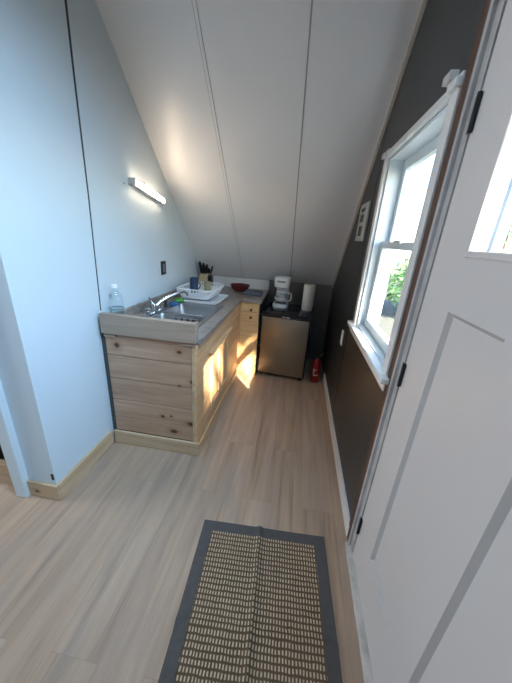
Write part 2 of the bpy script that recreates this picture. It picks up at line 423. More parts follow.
# --------------------------------- door
d = thing('door_1', (XR, .52, 0), 'white panelled entrance door with a glazed top', 'door'); d['kind'] = 'structure'
dx0, dx1 = XR - .004, XR + .040
b = MB()
for y0, y1, z0, z1 in ((.835, 1.004, .024, 2.035), (.04, .225, .024, 2.035), (.225, .835, .024, .25), (.225, .835, 1.29, 1.435), (.225, .835, 1.90, 2.035), (.46, .60, .25, 1.29)):
    b.box(dx0, dx1, y0, y1, z0, z1)
build('door_frame', b, M['doorpaint'], d)
for y0, y1 in ((.60, .835), (.225, .46)):
    build('door_panel', MB().box(dx0 + .012, dx1 - .01, y0, y1, .25, 1.29), M['doorpaint'], d)
    b = MB(); e = .012
    for q in ([(dx0, y1), (dx0 + .012, y1 - e), (dx0 + .012, y1)], [(dx0, y0), (dx0 + .012, y0), (dx0 + .012, y0 + e)]):
        b.prism(q, 2, .25, 1.29)
    for q in ([(dx0, .25), (dx0 + .012, .25), (dx0 + .012, .25 + e)], [(dx0, 1.29), (dx0 + .012, 1.29 - e), (dx0 + .012, 1.29)]):
        b.prism(q, 1, y0, y1)
    build('panel_bevel', b, M['bevel_shade'], d)
b = MB()
for y0, y1, z0, z1 in ((.225, .243, 1.435, 1.90), (.817, .835, 1.435, 1.90), (.243, .817, 1.435, 1.453), (.243, .817, 1.882, 1.90)):
    b.box(dx0 - .007, dx0 + .004, y0, y1, z0, z1, .003)
build('glazing_bead', b, M['doorpaint'], d)
build('pane', MB().box(dx0 + .018, dx0 + .022, .225, .835, 1.435, 1.90), M['glass'], d)
for z in (.22, 1.01, 1.80):
    b = MB().box(XR - .010, XR - .005, 0.990, 1.016, z - .044, z + .044, .001); b.tube([(XR - .011, 0.996, z - .046), (XR - .011, .996, z + .046)], .006, 10)
    build('hinge', b, M['hinge'], d)

# --------------------------------- window
wn = thing('window_1', (XR, 1.62, WZ0), 'white double hung window in the dark wall', 'window'); wn['kind'] = 'structure'
b = MB()
b.box(XR - .018, XR, 1.885, 1.942, WZ0, WZ1 + .045, .003); b.box(XR - .018, XR, 1.128, 1.185, WZ0 - .02, WZ1 + .045, .003)
b.box(XR - .020, XR, 1.128, 1.942, WZ1, WZ1 + .030, .003)
build('casing', b, M['trimwhite'], wn)
for y0, y1 in ((1.122, 1.180), (1.905, 1.952)):
    build('casing_ear', MB().box(XR - .034, XR, y0, y1, WZ1 + .004, WZ1 + .030, .003), M['trimwhite'], wn)
b = MB().box(XR - .045, XR - .018, 1.150, 1.200, WZ1 + .031, WZ1 + .056, .003); build('shade_bracket', b, M['platewhite'], wn)
b = MB()
b.box(XR, XR + .13, 1.870, 1.885, WZ0, WZ1); b.box(XR, XR + .13, 1.185, 1.200, WZ0, WZ1); b.box(XR, XR + .13, 1.20, 1.87, WZ1 - .015, WZ1); b.box(XR, XR + .13, 1.20, 1.87, WZ0, WZ0 + .012)
build('jamb', b, M['sash'], wn)
b = MB().box(XR - .045, XR + .06, 1.085, 1.985, WZ0 - .022, WZ0 + .004, .005); build('sill', b, M['trimwhite'], wn)
b = MB().box(XR - .018, XR, 1.118, 1.985, WZ0 - .070, WZ0 - .022, .003); build('apron', b, M['trimwhite'], wn)
def sash(nm, x0, x1, z0, z1, top, bot, st=.045):
    b = MB()
    b.box(x0, x1, 1.20, 1.20 + st, z0, z1, .004); b.box(x0, x1, 1.87 - st, 1.87, z0, z1, .004)
    b.box(x0, x1, 1.20 + st, 1.87 - st, z0, z0 + bot, .004); b.box(x0, x1, 1.20 + st, 1.87 - st, z1 - top, z1, .004)
    o = build(nm, b, M['sash'], wn)
    xm = (x0 + x1) / 2
    build('pane', MB().box(xm - .002, xm + .002, 1.20 + st, 1.87 - st, z0 + bot, z1 - top), M['glass'], o)
    return o
sash('sash', XR + .075, XR + .105, 1.435, 1.890, .05, .034)
lo = sash('sash', XR + .040, XR + .070, WZ0 + .012, 1.472, .036, .050)
b = MB().box(XR + .030, XR + .041, 1.50, 1.60, 1.462, 1.478, .003); build('sash_lock', b, M['platewhite'], lo)

# --------------------------------- kitchen cabinet
CX0, CX1, CY0, CYD = XL + .003, -.548, 1.492, 2.80
k = thing('kitchen_cabinet', (CX0 + .04, CY0, 0), 'L-shaped pine board base cabinet under the sink counter', 'cabinet')
b = MB()
zs = [.105, .225, .357, .52, .684, .832]
for z0, z1 in zip(zs, zs[1:]):
    b.box(XL + .034, CX1 - .030, CY0, CY0 + .02, z0 + .0022, z1 - .0022, .003, 1)
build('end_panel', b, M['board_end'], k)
b = MB().box(XL + .002, CX1 - .01, CY0 + .008, CY0 + .018, .02, .832); build('panel_gap_shade', b, M['seam'], k)  # dark sheet for the shade between the end boards and beside the wall
b = MB().box(CX1 - .029, CX1 - .012, CY0 - .004, CY0 + .02, .105, .832, .002); build('corner_stile', b, M['pine_x'], k)
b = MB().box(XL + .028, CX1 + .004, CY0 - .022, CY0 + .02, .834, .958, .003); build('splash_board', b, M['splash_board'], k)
b = MB().box(CX0 + .035, CX0 + .11, CY0 - .012, CY0, .81, .834); build('batten', b, M['splash_board'], k); b = MB().box(CX1 - .09, CX1 - .0, CY0 - .012, CY0, .812, .834); build('batten', b, M['splash_board'], k)
b = MB().box(CX0 + .02, CX1 + .014, CY0 - .018, CY0, 0, .105, .003); build('end_kick_board', b, M['pine_x'], k)
b = MB().box(CX1, CX1 + .014, CY0, CYD + .02, 0, .075, .003); build('front_kick_board', b, M['board_front'], k)
# front boards: horizontal boards left and right of the doors, rail above
DA, DB, DZ0, DZ1 = 1.79, 2.30, .165, .655
b = MB()
for z0, z1 in zip([.075, .2, .33, .46, .59, .70], [.2, .33, .46, .59, .70, .816]):
    if z1 > .69 and z0 > .65: b.box(CX1 - .02, CX1, CY0, CYD, z0 + .001, z1 - .001, .002, 1)
    else:
        b.box(CX1 - .02, CX1, CY0, DA - .004, z0 + .001, z1 - .001, .002, 1); b.box(CX1 - .02, CX1, DB + .004, CYD, z0 + .001, z1 - .001, .002, 1)
b.box(CX1 - .02, CX1, DA - .004, DB + .004, .075, DZ0 - .003); b.box(CX1 - .02, CX1, DA - .004, DB + .004, DZ1 + .003, .70)
build('front_boards', b, M['board_front'], k)
ym = (DA + DB) / 2
build('door_gap_shade', MB().box(CX1 - .03, CX1 - .021, CY0 + .03, CYD, .05, .81), M['seam'], k)  # dark sheet painted in for the shade in the door gaps
for y0, y1 in ((DA + .004, ym - .004), (ym + .004, DB - .004)):
    b = MB(); fr = .045
    b.box(CX1 - .012, CX1 + .012, y0, y0 + fr, DZ0, DZ1, .002, 1); b.box(CX1 - .012, CX1 + .012, y1 - fr, y1, DZ0, DZ1, .002, 1)
    b.box(CX1 - .012, CX1 + .012, y0 + fr, y1 - fr, DZ0, DZ0 + fr, .002, 1); b.box(CX1 - .012, CX1 + .012, y0 + fr, y1 - fr, DZ1 - fr, DZ1, .002, 1)
    dd = build('door', b, M['board_vert'], k)
    build('door_panel', MB().box(CX1 - .012, CX1 - .003, y0 + fr, y1 - fr, DZ0 + fr, DZ1 - fr), M['board_vert'], dd)
b = MB().box(CX1, CX1 + .036, DA - .05, DB + .05, DZ1 + .006, DZ1 + .022, .003); build('door_top_ledge', b, M['board_front'], k)
# drawer return
RX0, RX1 = CX1, -.345
b = MB()
for z0, z1 in ((.0, .105), (.105, .24), (.24, .375), (.375, .50), (.50, .615)):
    b.box(RX0, RX1, CYD, CYD + .02, z0 + .001, z1 - .001, .002, 1)
build('return_boards', b, M['board_drawer'], k)
b = MB().box(RX0, RX0 + .012, CYD - .004, CYD, .0, .815); build('corner_stile', b, M['board_vert'], k)
for z0, z1 in ((.618, .712), (.715, .815)):
    dr = build('drawer', MB().box(RX0 + .014, RX1 - .004, CYD - .012, CYD + .01, z0, z1, .003), M['board_drawer'], k)
    zc = z0 + (.045 if z0 < .7 else .028); xk = -.428
    b = MB().lathe(0, 0, [(0, 0), (.007, 0), (.006, .010), (.014, .018), (.014, .024), (.008, .029), (0, .03)], 14)
    b.xform(Matrix.Translation((xk, CYD - .011, zc)) @ Matrix.Rotation(math.radians(90), 4, 'X'))
    build('knob', b, M['knob'], dr, smooth=True)
b = MB().box(RX1 - .018, RX1, CYD + .02, YB - .03, 0, .815); b.box(CX0, RX1 - .018, YB - .045, YB - .03, 0, .815); build('carcass_side', b, M['seam'], k)
b = MB().box(RX1, RX1 + .004, CYD, YB - .03, 0, .815); build('shaded_side_panel', b, M['charcoal'], k)  # charcoal colour holds the shadow on the cabinet side by the fridge

# --------------------------------- worktop
SX0, SX1, SY0, SY1 = -1.09, -.615, 1.60, 2.365
wt = thing('worktop', (XL, CY0, .815), 'L-shaped brown stone-look laminate worktop on the pine cabinet', 'worktop')
CE = CX1 + .022
b = MB()
hx0, hx1, hy0, hy1 = SX0 + .03, SX1 - .012, SY0 + .012, SY1 - .012
b.box(XL + .002, CE, hy1, 2.76, .818, ZC); b.box(XL + .002, CE, CY0 + .021, hy0, .818, ZC); b.box(XL + .002, hx0, hy0, hy1, .818, ZC); b.box(hx1, CE, hy0, hy1, .818, ZC)
b.box(XL + .002, -.325, 2.76, YB - .024, .818, ZC)
build('slab', b, M['lam'], wt)
b = MB().box(XL + .002, XL + .022, CY0 + .022, YB - .03, ZC, ZC + .066, .003); build('side_upstand', b, M['lam'], wt)
b = MB().box(XL + .03, -.325, YB - .022, YB - .001, .80, slope(YB) - .005, .003); build('back_upstand', b, M['trimwhite'], wt)

# --------------------------------- sink
s = thing('kitchen_sink', (-.85, 2.0, ZC), 'double bowl stainless steel sink set in the worktop', 'sink')
b = MB(); ym = 1.985; bx0, bx1 = SX0 + .085, SX1 - .03
ry = [SY0, SY0 + .035, ym - .015, ym + .015, SY1 - .03, SY1]
b.box(SX0, bx0, SY0, SY1, ZC, ZC + .005, .002); b.box(bx1, SX1, SY0, SY1, ZC, ZC + .005, .002)
for y0, y1 in ((ry[0], ry[1]), (ry[2], ry[3]), (ry[4], ry[5])): b.box(bx0, bx1, y0, y1, ZC, ZC + .005)
build('rim', b, M['steel'], s)
for y0, y1 in ((ry[1], ry[2]), (ry[3], ry[4])):
    b = MB(); th = .002; zt, zb = ZC + .003, ZC - .16; q = .02
    def loop(x0, x1, y0_, y1_, z, r):
        pts = []
        for cx_, cy_, a0 in ((x1 - r, y1_ - r, 0), (x0 + r, y1_ - r, 90), (x0 + r, y0_ + r, 180), (x1 - r, y0_ + r, 270)):
            for i in range(5):
                a = math.radians(a0 + 22.5 * i); pts.append(b.bm.verts.new((cx_ + r * math.cos(a), cy_ + r * math.sin(a), z)))
        return pts
    L = [loop(bx0, bx1, y0, y1, zt, .03), loop(bx0 + .004, bx1 - .004, y0 + .004, y1 - .004, zt - .02, .04), loop(bx0 + .012, bx1 - .012, y0 + .012, y1 - .012, zb + .03, .05), loop(bx0 + .035, bx1 - .035, y0 + .035, y1 - .035, zb, .05)]
    for A, B in zip(L, L[1:]):
        for i in range(20): b.bm.faces.new((A[i], A[(i + 1) % 20], B[(i + 1) % 20], B[i]))
    b.bm.faces.new(L[-1])
    bo = build('basin', b, M['steel'], s, smooth=True)
    b = MB().lathe((bx0 + bx1) / 2, (y0 + y1) / 2, [(0, zb + .002), (.02, zb + .002), (.04, zb + .005), (.045, zb + .001)], 20)
    build('drain', b, M['chrome'], bo, smooth=True)

f = thing('kitchen_faucet', (-1.05, 1.95, ZC + .005), 'chrome faucet with a long low spout behind the sink', 'faucet')
z = ZC + .005
b = MB().box(-1.078, -1.022, 1.84, 2.06, z, z + .012, .005); build('base_plate', b, M['chrome'], f, smooth=True)
b = MB().lathe(-1.05, 1.95, [(0, z + .012), (.026, z + .012), (.024, z + .05), (.021, z + .068), (.0, z + .074)], 18); build('body', b, M['chrome'], f, smooth=True)
b = MB().tube([(-1.04, 1.96, z + .05), (-1.01, 2.00, z + .085), (-.97, 2.06, z + .115), (-.92, 2.13, z + .135), (-.895, 2.165, z + .138), (-.882, 2.183, z + .128), (-.878, 2.188, z + .105)], [.013, .012, .0115, .011, .011, .011, .011], 12)
build('spout', b, M['chrome'], f, smooth=True)
b = MB().tube([(-1.05, 1.95, z + .068), (-1.055, 1.93, z + .10), (-1.06, 1.90, z + .125)], [.012, .009, .007], 10); build('lever', b, M['chrome'], f, smooth=True)
for yy in (1.862, 2.038):
    b = MB().lathe(-1.05, yy, [(0, z + .012), (.019, z + .012), (.017, z + .03), (.021, z + .035), (.019, z + .052), (0, z + .056)], 14); build('tap_knob', b, M['chrome'], f, smooth=True)
b = MB().lathe(-1.05, 2.15, [(0, z), (.018, z), (.015, z + .02), (.012, z + .03), (.014, z + .075), (.010, z + .082), (0, z + .083)], 14)
tag(build('sprayer', b, M['blackplastic'], None, (-1.05, 2.15, z), smooth=True), 'small black side sprayer standing behind the sink beside the faucet', 'sprayer')

# wire rack in the near bowl
wr_ = thing('sink_rack', (-.76, 1.90, ZC - .1), 'small wire basket in the near sink bowl', 'basket')
x0, x1, y0, y1, z0, z1 = -.87, -.665, 1.835, 1.945, ZC - .09, ZC + .020
b = MB()
for zz in (z1, (z0 + z1) / 2, z0):
    b.tube([(x0, y0, zz), (x1, y0, zz), (x1, y1, zz), (x0, y1, zz), (x0, y0, zz)], .0025, 6)
build('rim', b, M['chrome'], wr_)
b = MB()
for i in range(11):
    xx = x0 + (x1 - x0) * i / 10
    b.tube([(xx, y0, z1), (xx, y0, z0), (xx, y1, z0), (xx, y1, z1)], .0018, 5)
build('wire', b, M['chrome'], wr_)
# black fork-like cutlery in the basket
for i, xx in enumerate((-.845, -.80, -.755, -.71)):
    b = MB().box(xx - .006, xx + .006, 1.874, 1.886, ZC - .085, ZC - .005, .003); b.box(xx - .009, xx + .009, 1.876, 1.884, ZC - .005, ZC + .012, .003)
    tag(build('cutlery', b, M['blackplastic'], None, (xx, 1.88, ZC - .085)), 'dark cutlery handle standing in the wire basket of the near sink bowl', 'cutlery', 'cutlery in the sink basket')

# --------------------------------- counter items
bt = thing('water_bottle', (-1.10, 1.58, ZC), 'clear plastic bottle with water at the near left end of the worktop', 'bottle')
b = MB().lathe(-1.10, 1.58, [(0, ZC), (.040, ZC), (.043, ZC + .008), (.043, ZC + .07), (.040, ZC + .078), (.043, ZC + .086), (.043, ZC + .165), (.036, ZC + .20), (.018, ZC + .232), (.0145, ZC + .238), (.0145, ZC + .252)], 24)
build('body', b, M['bottle'], bt, smooth=True)
b = MB().lathe(-1.10, 1.58, [(0, ZC + .004), (.0405, ZC + .004), (.0405, ZC + .118), (0, ZC + .118)], 24); build('water', b, M['water'], bt, smooth=True)
b = MB().lathe(-1.10, 1.58, [(.0435, ZC + .118), (.0438, ZC + .118), (.0438, ZC + .124), (.0435, ZC + .124)], 24); build('ring', b, M['outletgrey'], bt, smooth=True)
b = MB().lathe(-1.10, 1.58, [(.0, ZC + .268), (.014, ZC + .268), (.016, ZC + .264), (.016, ZC + .248), (.0, ZC + .248)], 18); build('cap', b, M['whiteplastic'], bt, smooth=True)

sp = thing('dish_soap', (-1.01, 2.32, ZC + .006), 'green dish soap bottle lying at the corner of the white dish rack', 'bottle')
b = MB().tube([(-1.035, 2.285, ZC + .028), (-1.03, 2.29, ZC + .028), (-1.0, 2.31, ZC + .028), (-.975, 2.325, ZC + .028), (-.965, 2.33, ZC + .028)], [.010, .022, .023, .020, .010], 14); build('body', b, M['green'], sp, smooth=True)
b = MB().tube([(-.966, 2.329, ZC + .028), (-.945, 2.343, ZC + .028)], [.009, .008], 10); build('cap', b, M['label'], sp, smooth=True)
b = MB().box(-1.045, -.975, 2.18, 2.255, ZC + .006, ZC + .034, .007)
tag(build('sponge', b, M['bluesponge'], None, (-1.01, 2.21, ZC + .006), smooth=True), 'blue sponge cloth lying beside the faucet', 'sponge')

# dish rack
dr = thing('dish_rack', (-.87, 2.62, ZC), 'white plastic dish rack with drip tray beyond the sink', 'rack')
b = MB(); n_ = 20
def rr(x0, x1, y0, y1, z, r):
    o = []
    for cx_, cy_, a0 in ((x1 - r, y1 - r, 0), (x0 + r, y1 - r, 90), (x0 + r, y0 + r, 180), (x1 - r, y0 + r, 270)):
        for i in range(5):
            a = math.radians(a0 + 22.5 * i); o.append((cx_ + r * math.cos(a), cy_ + r * math.sin(a), z))
    return o
def skin(b, loops, cap0=True, cap1=True):
    L = [[b.bm.verts.new(p) for p in l] for l in loops]
    for A, B in zip(L, L[1:]):
        for i in range(len(A)): b.bm.faces.new((A[i], A[(i + 1) % len(A)], B[(i + 1) % len(A)], B[i]))
    if cap0: b.bm.faces.new(L[0][::-1])
    if cap1: b.bm.faces.new(L[-1])
X0, X1, Y0, Y1 = -1.05, -.665, 2.385, 2.80
skin(b, [rr(X0 + .02, X1 - .03, Y0 + .01, Y1 - .01, ZC + .001, .04), rr(X0, X1, Y0, Y1, ZC + .022, .05), rr(X0 + .004, X1 - .004, Y0 + .004, Y1 - .004, ZC + .024, .05), rr(X0 + .02, X1 - .03, Y0 + .015, Y1 - .015, ZC + .008, .04)])
build('drip_tray', b, M['whiteplastic'], dr, smooth=True)
b = MB()
X0, X1, Y0, Y1 = -1.065, -.745, 2.40, 2.86
skin(b, [rr(X0 + .03, X1 - .03, Y0 + .03, Y1 - .03, ZC + .028, .04), rr(X0 + .02, X1 - .02, Y0 + .02, Y1 - .02, ZC + .036, .045), rr(X0, X1, Y0, Y1, ZC + .088, .05), rr(X0 + .004, X1 - .004, Y0 + .004, Y1 - .004, ZC + .088, .05),
         rr(X0 + .024, X1 - .024, Y0 + .024, Y1 - .024, ZC + .038, .045)])
build('basket', b, M['whiteplastic'], dr, smooth=True)
b = MB()
bars = []
for i in range(11):
    xx = X0 + .02 + (X1 - X0 - .04) * i / 10
    bars += [(xx - .006, xx + .006, Y0 - .002, Y0 + .004), (xx - .006, xx + .006, Y1 - .004, Y1 + .002)]
for i in range(13):
    yy = Y0 + .02 + (Y1 - Y0 - .04) * i / 12
    bars += [(X0 - .002, X0 + .004, yy - .006, yy + .006), (X1 - .004, X1 + .002, yy - .006, yy + .006)]
for q in bars: build('slot_bar', MB().box(*q, ZC + .086, ZC + .113), M['whiteplastic'], dr)
b = MB(); skin(b, [rr(X0 - .012, X1 + .012, Y0 - .012, Y1 + .012, ZC + .112, .055), rr(X0 - .012, X1 + .012, Y0 - .012, Y1 + .012, ZC + .120, .055), rr(X0 + .006, X1 - .006, Y0 + .006, Y1 - .006, ZC + .120, .05), rr(X0 + .006, X1 - .006, Y0 + .006, Y1 - .006, ZC + .112, .05), rr(X0 - .012, X1 + .012, Y0 - .012, Y1 + .012, ZC + .112, .055)], False, False)
build('top_rim', b, M['whiteplastic'], dr, smooth=True)
def cup(name, x, y, z, r, h, mt, label, cat='cup', handle=True):
    c = thing(name, (x, y, z), label, cat)
    b = MB().lathe(x, y, [(0, z), (r * .86, z), (r * .95, z + .01), (r, z + h), (r - .004, z + h), (r * .9, z + .012), (0, z + .010)], 20)
    build('body', b, mt, c, smooth=True)
    if handle:
        pts = [(x + r * .9 + .028 * math.sin(math.pi * i / 8), y, z + h * .2 + h * .6 * i / 8) for i in range(9)]
        build('handle', MB().tube(pts, .005, 8), mt, c, smooth=True)
cup('mug', -1.0, 2.68, ZC + .04, .040, .142, M['bluecup'], 'dark blue mug standing in the dish rack', 'mug')
cup('tumbler', -.885, 2.76, ZC + .04, .036, .105, M['tancup'], 'olive tan tumbler standing in the dish rack', 'tumbler', False)
b = MB().lathe(-.955, 2.46, [(0, ZC + .04), (.026, ZC + .04), (.034, ZC + .10), (.032, ZC + .10), (.024, ZC + .043), (0, ZC + .043)], 18)
tag(build('drinking_glass', b, M['bottle'], None, (-.955, 2.46, ZC + .04), smooth=True), 'clear drinking glass at the near corner of the dish rack', 'glass')

# knife block
kb = thing('knife_block', (-1.06, 3.18, ZC), 'light wood knife block in the back left corner of the worktop', 'knife block')
b = MB().prism([(3.11, ZC), (3.26, ZC), (3.31, ZC + .10), (3.20, ZC + .175), (3.11, ZC + .06)], 0, -1.115, -1.005)
build('body', b, M['blockwood'], kb)
b = MB().box(-1.004, -.955, 3.12, 3.19, ZC, ZC + .155, .006)
build('side_holder', b, M['blackplastic'], kb)
kn = None
for i in range(6):
    xx = -1.095 + .028 * (i % 3) + (.012 if i > 2 else 0); yy = 3.185 + .045 * (i // 3); zz = ZC + .155 - .03 * (i // 3)
    L = .14 - .012 * (i % 3) - .02 * (i // 3)
    dirv = Vector((.10 * (i % 3), -.38, .86)).normalized(); p0 = Vector((xx, yy - .012, zz + .012))
    b = MB().tube([p0, p0 + dirv * .012], .009, 8); b.tube([p0 + dirv * .012, p0 + dirv * (.05), p0 + dirv * (L - .02), p0 + dirv * L], [.012, .016, .017, .011], 10)
    tag(build('knife', b, M['blackplastic'], None, tuple(p0), smooth=True), 'black handled knife standing in the light wood knife block', 'knife', 'black handled knives in the block')
sc_ = thing('scissors', (-.98, 3.15, ZC + .155), 'dark handled scissors upright at the right side of the knife block', 'scissors')
b = MB().tube([(-.982, 3.155, ZC + .158), (-.972, 3.15, ZC + .20), (-.955, 3.145, ZC + .255)], [.007, .011, .010], 10); build('handle', b, M['blackplastic'], sc_, smooth=True)

# red bowl
rb = thing('bowl', (-.64, 3.20, ZC), 'dark red bowl with a dark handle at the back of the worktop', 'bowl')
b = MB().lathe(-.64, 3.20, [(0, ZC), (.055, ZC), (.08, ZC + .018), (.098, ZC + .058), (.102, ZC + .060), (.094, ZC + .056), (.075, ZC + .022), (0, ZC + .012)], 28).xform(Matrix.Translation((-.64, 3.2, ZC)) @ Matrix.Diagonal((1.15, 1.15, 1.15, 1)) @ Matrix.Translation((.64, -3.2, -ZC))); build('body', b, M['darkred'], rb, smooth=True)
b = MB().tube([(-.60, 3.115, ZC + .058), (-.615, 3.10, ZC + .085), (-.64, 3.10, ZC + .094), (-.60, 3.10, ZC + .098), (-.56, 3.12, ZC + .085), (-.555, 3.145, ZC + .06)], .008, 8); build('handle', b, M['darkred'], rb, smooth=True)
b = MB(); skin(b, [rr(-.555, -.36, 2.96, 3.13, ZC + .001, .02), rr(-.56, -.355, 2.955, 3.135, ZC + .018, .025), rr(-.55, -.362, 2.965, 3.125, ZC + .038, .03), rr(-.50, -.41, 3.0, 3.10, ZC + .046, .03)])
b.bm.verts.ensure_lookup_table()
tag(build('dish_cloth', b, M['bluecloth'], None, (-.46, 3.04, ZC), smooth=True), 'folded slate blue cloth at the right end of the worktop', 'cloth')

# --------------------------------- fridge
FX, FY = -.045, 3.03
fr = thing('mini_fridge', (FX, FY, 0), 'black mini fridge with a brushed steel door beside the cabinet', 'fridge', rotz=math.radians(-5.5))
hw = .262
b = MB().box(FX - hw, FX + hw, FY - .195, FY + .25, .03, .715, .008); build('body', b, M['blackplastic'], fr, smooth=True)
b = MB().box(FX - hw, FX + hw, FY - .25, FY + .25, .715, .735, .006); build('top', b, M['blackgloss'], fr, smooth=True)
b = MB().box(FX - hw, FX + hw, FY - .245, FY - .20, .035, .712, .006); do = build('door', b, M['blackgloss'], fr, smooth=True)
b = MB().box(FX - hw + .020, FX + hw - .016, FY - .252, FY - .240, .045, .683, .004); build('steel_face', b, M['fridge_steel'], do, smooth=True)
b = MB().box(FX - .03, FX - .008, FY - .2475, FY - .244, .692, .702, .001); b.box(FX + .002, FX + .04, FY - .2475, FY - .244, .691, .703, .001); build('badge', b, M['chrome'], do)
for sx in (-1, 1):
    for dy in (-.19, .22):
        b = MB().lathe(FX + sx * .22, FY + dy, [(0, 0), (.018, 0), (.018, .035), (0, .035)], 12); build('foot', b, M['blackplastic'], fr, smooth=True)

# coffee maker
ZF = .735
cm = thing('coffee_maker', (-.15, 3.12, ZF), 'white drip coffee maker with a glass carafe on the fridge', 'coffee maker', rotz=math.radians(-6))
x, y = -.15, 3.12
b = MB(); skin(b, [rr(x - .082, x + .082, y - .10, y + .10, ZF, .05), rr(x - .085, x + .085, y - .103, y + .10, ZF + .02, .05), rr(x - .080, x + .080, y - .098, y + .10, ZF + .038, .05)]); build('base', b, M['whiteplastic'], cm, smooth=True)
b = MB().box(x - .07, x + .07, y + .035, y + .10, ZF + .03, ZF + .23, .02, 3); build('column', b, M['whiteplastic'], cm, smooth=True)
b = MB(); skin(b, [rr(x - .062, x + .062, y - .075, y + .10, ZF + .205, .045), rr(x - .080, x + .080, y - .098, y + .10, ZF + .225, .05), rr(x - .084, x + .084, y - .10, y + .10, ZF + .30, .05), rr(x - .078, x + .078, y - .094, y + .095, ZF + .322, .05), rr(x - .05, x + .05, y - .06, y + .07, ZF + .328, .04)]); build('reservoir', b, M['whiteplastic'], cm, smooth=True)
b = MB().box(x - .045, x + .045, y - .1015, y - .095, ZF + .275, ZF + .292, .002); build('vent_strip', b, M['outletgrey'], cm)
b = MB().box(x - .06, x + .06, y - .06, y + .03, ZF + .038, ZF + .043, .002); build('hot_plate', b, M['blackplastic'], cm)
b = MB().lathe(x, y - .025, [(0, ZF + .044), (.062, ZF + .044), (.068, ZF + .06), (.068, ZF + .10), (.055, ZF + .145), (.046, ZF + .16), (.050, ZF + .17)], 24); ca = build('carafe', b, M['bottle'], cm, smooth=True)
b = MB().lathe(x, y - .025, [(.069, ZF + .088), (.0705, ZF + .088), (.0705, ZF + .108), (.068, ZF + .108)], 24); b.lathe(x, y - .025, [(.0, ZF + .178), (.05, ZF + .176), (.054, ZF + .166), (.05, ZF + .158), (.047, ZF + .160)], 24); build('band', b, M['whiteplastic'], ca, smooth=True)
pts = [(x + .052, y - .04, ZF + .166), (x + .085, y - .05, ZF + .168), (x + .112, y - .055, ZF + .155), (x + .116, y - .056, ZF + .12), (x + .108, y - .055, ZF + .085), (x + .07, y - .045, ZF + .078)]
build('handle', MB().tube(pts, .0085, 10), M['whiteplastic'], ca, smooth=True)

pt = thing('paper_towel_roll', (.143, 3.06, ZF), 'white paper towel roll standing on the fridge', 'paper towel roll')
x, y = .143, 3.06
b = MB().lathe(x, y, [(.021, ZF + .001), (.058, ZF + .001), (.060, ZF + .004), (.060, ZF + .272), (.058, ZF + .275), (.021, ZF + .275), (.021, ZF + .001)], 32); build('paper', b, M['paper'], pt, smooth=True)
b = MB().lathe(x, y, [(.0185, ZF), (.0205, ZF), (.0205, ZF + .276), (.0185, ZF + .276), (.0185, ZF)], 20); build('core', b, M['tancup'], pt, smooth=True)

# fire extinguisher
fe = thing('fire_extinguisher', (.315, 2.80, 0), 'small red fire extinguisher on the floor between fridge and dark wall', 'fire extinguisher')
x, y = .315, 2.83
fe.location = (x, y, 0); ORG[fe.name] = Vector((x, y, 0))
b = MB().lathe(x, y, [(0, 0), (.040, 0), (.044, .006), (.044, .215), (.040, .24), (.026, .262), (.016, .27), (0, .27)], 24); build('cylinder', b, M['red'], fe, smooth=True)
b = MB().lathe(x, y, [(0, .268), (.014, .268), (.014, .30), (0, .30)], 14); build('neck', b, M['grey_metal'], fe, smooth=True)
b = MB().box(x - .012, x + .012, y - .07, y + .02, .300, .312, .004); b.box(x - .010, x + .010, y - .065, y + .02, .326, .336, .004); b.box(x - .011, x + .011, y - .0, y + .02, .298, .336); build('grip', b, M['blackplastic'], fe)
b = MB().tube([(x + .012, y - .01, .30), (x + .035, y - .015, .315), (x + .04, y - .02, .34)], [.007, .006, .009], 10); build('nozzle', b, M['grey_metal'], fe, smooth=True)
b = MB()
for z0, z1, a0, a1 in ((.085, .10, 235, 300), (.11, .165, 232, 246), (.15, .157, 250, 285)):
    for i in range(8):
        A = [math.radians(a0 + (a1 - a0) * (i + e) / 8) for e in (0, 1)]
        v = [b.bm.verts.new((x + .0447 * math.cos(a), y + .0447 * math.sin(a), zz)) for a, zz in ((A[0], z0), (A[1], z0), (A[1], z1), (A[0], z1))]
        b.bm.faces.new(v)
build('label_print', b, M['label'], fe)

# --------------------------------- wall fittings
la = thing('wall_lamp', (XL, 2.2, 1.70), 'lit white LED bar lamp on the left wall', 'lamp')
ang = math.atan2(-.075, .47)
def lampx(b):
    return b.xform(Matrix.Translation((XL, 2.168, 1.702)) @ Matrix.Rotation(ang, 4, 'X'))
b = lampx(MB().box(.001, .040, -.215, .215, -.017, .017, .003)); build('housing', b, M['whiteplastic'], la)
b = lampx(MB().box(.038, .047, -.209, .209, -.015, .016, .003, 2)); build('diffuser', b, M['lamp_on'], la, smooth=True)
b = lampx(MB().box(.001, .050, -.226, -.210, -.020, .022, .003)); b2 = b; build('end_cap', b, M['platewhite'], la)
b = lampx(MB().box(.001, .050, .210, .218, -.019, .019, .003)); build('end_cap', b, M['platewhite'], la)

ou = thing('wall_outlet', (XL, 2.387, 1.137), 'black outlet plate on the left wall above the counter', 'outlet')
b = MB().box(XL + .0005, XL + .008, 2.345, 2.430, 1.080, 1.196, .002); build('cover_plate', b, M['outletblack'], ou)
b = MB().box(XL + .008, XL + .010, 2.370, 2.405, 1.103, 1.173, .001); build('socket_face', b, M['outletgrey'], ou)

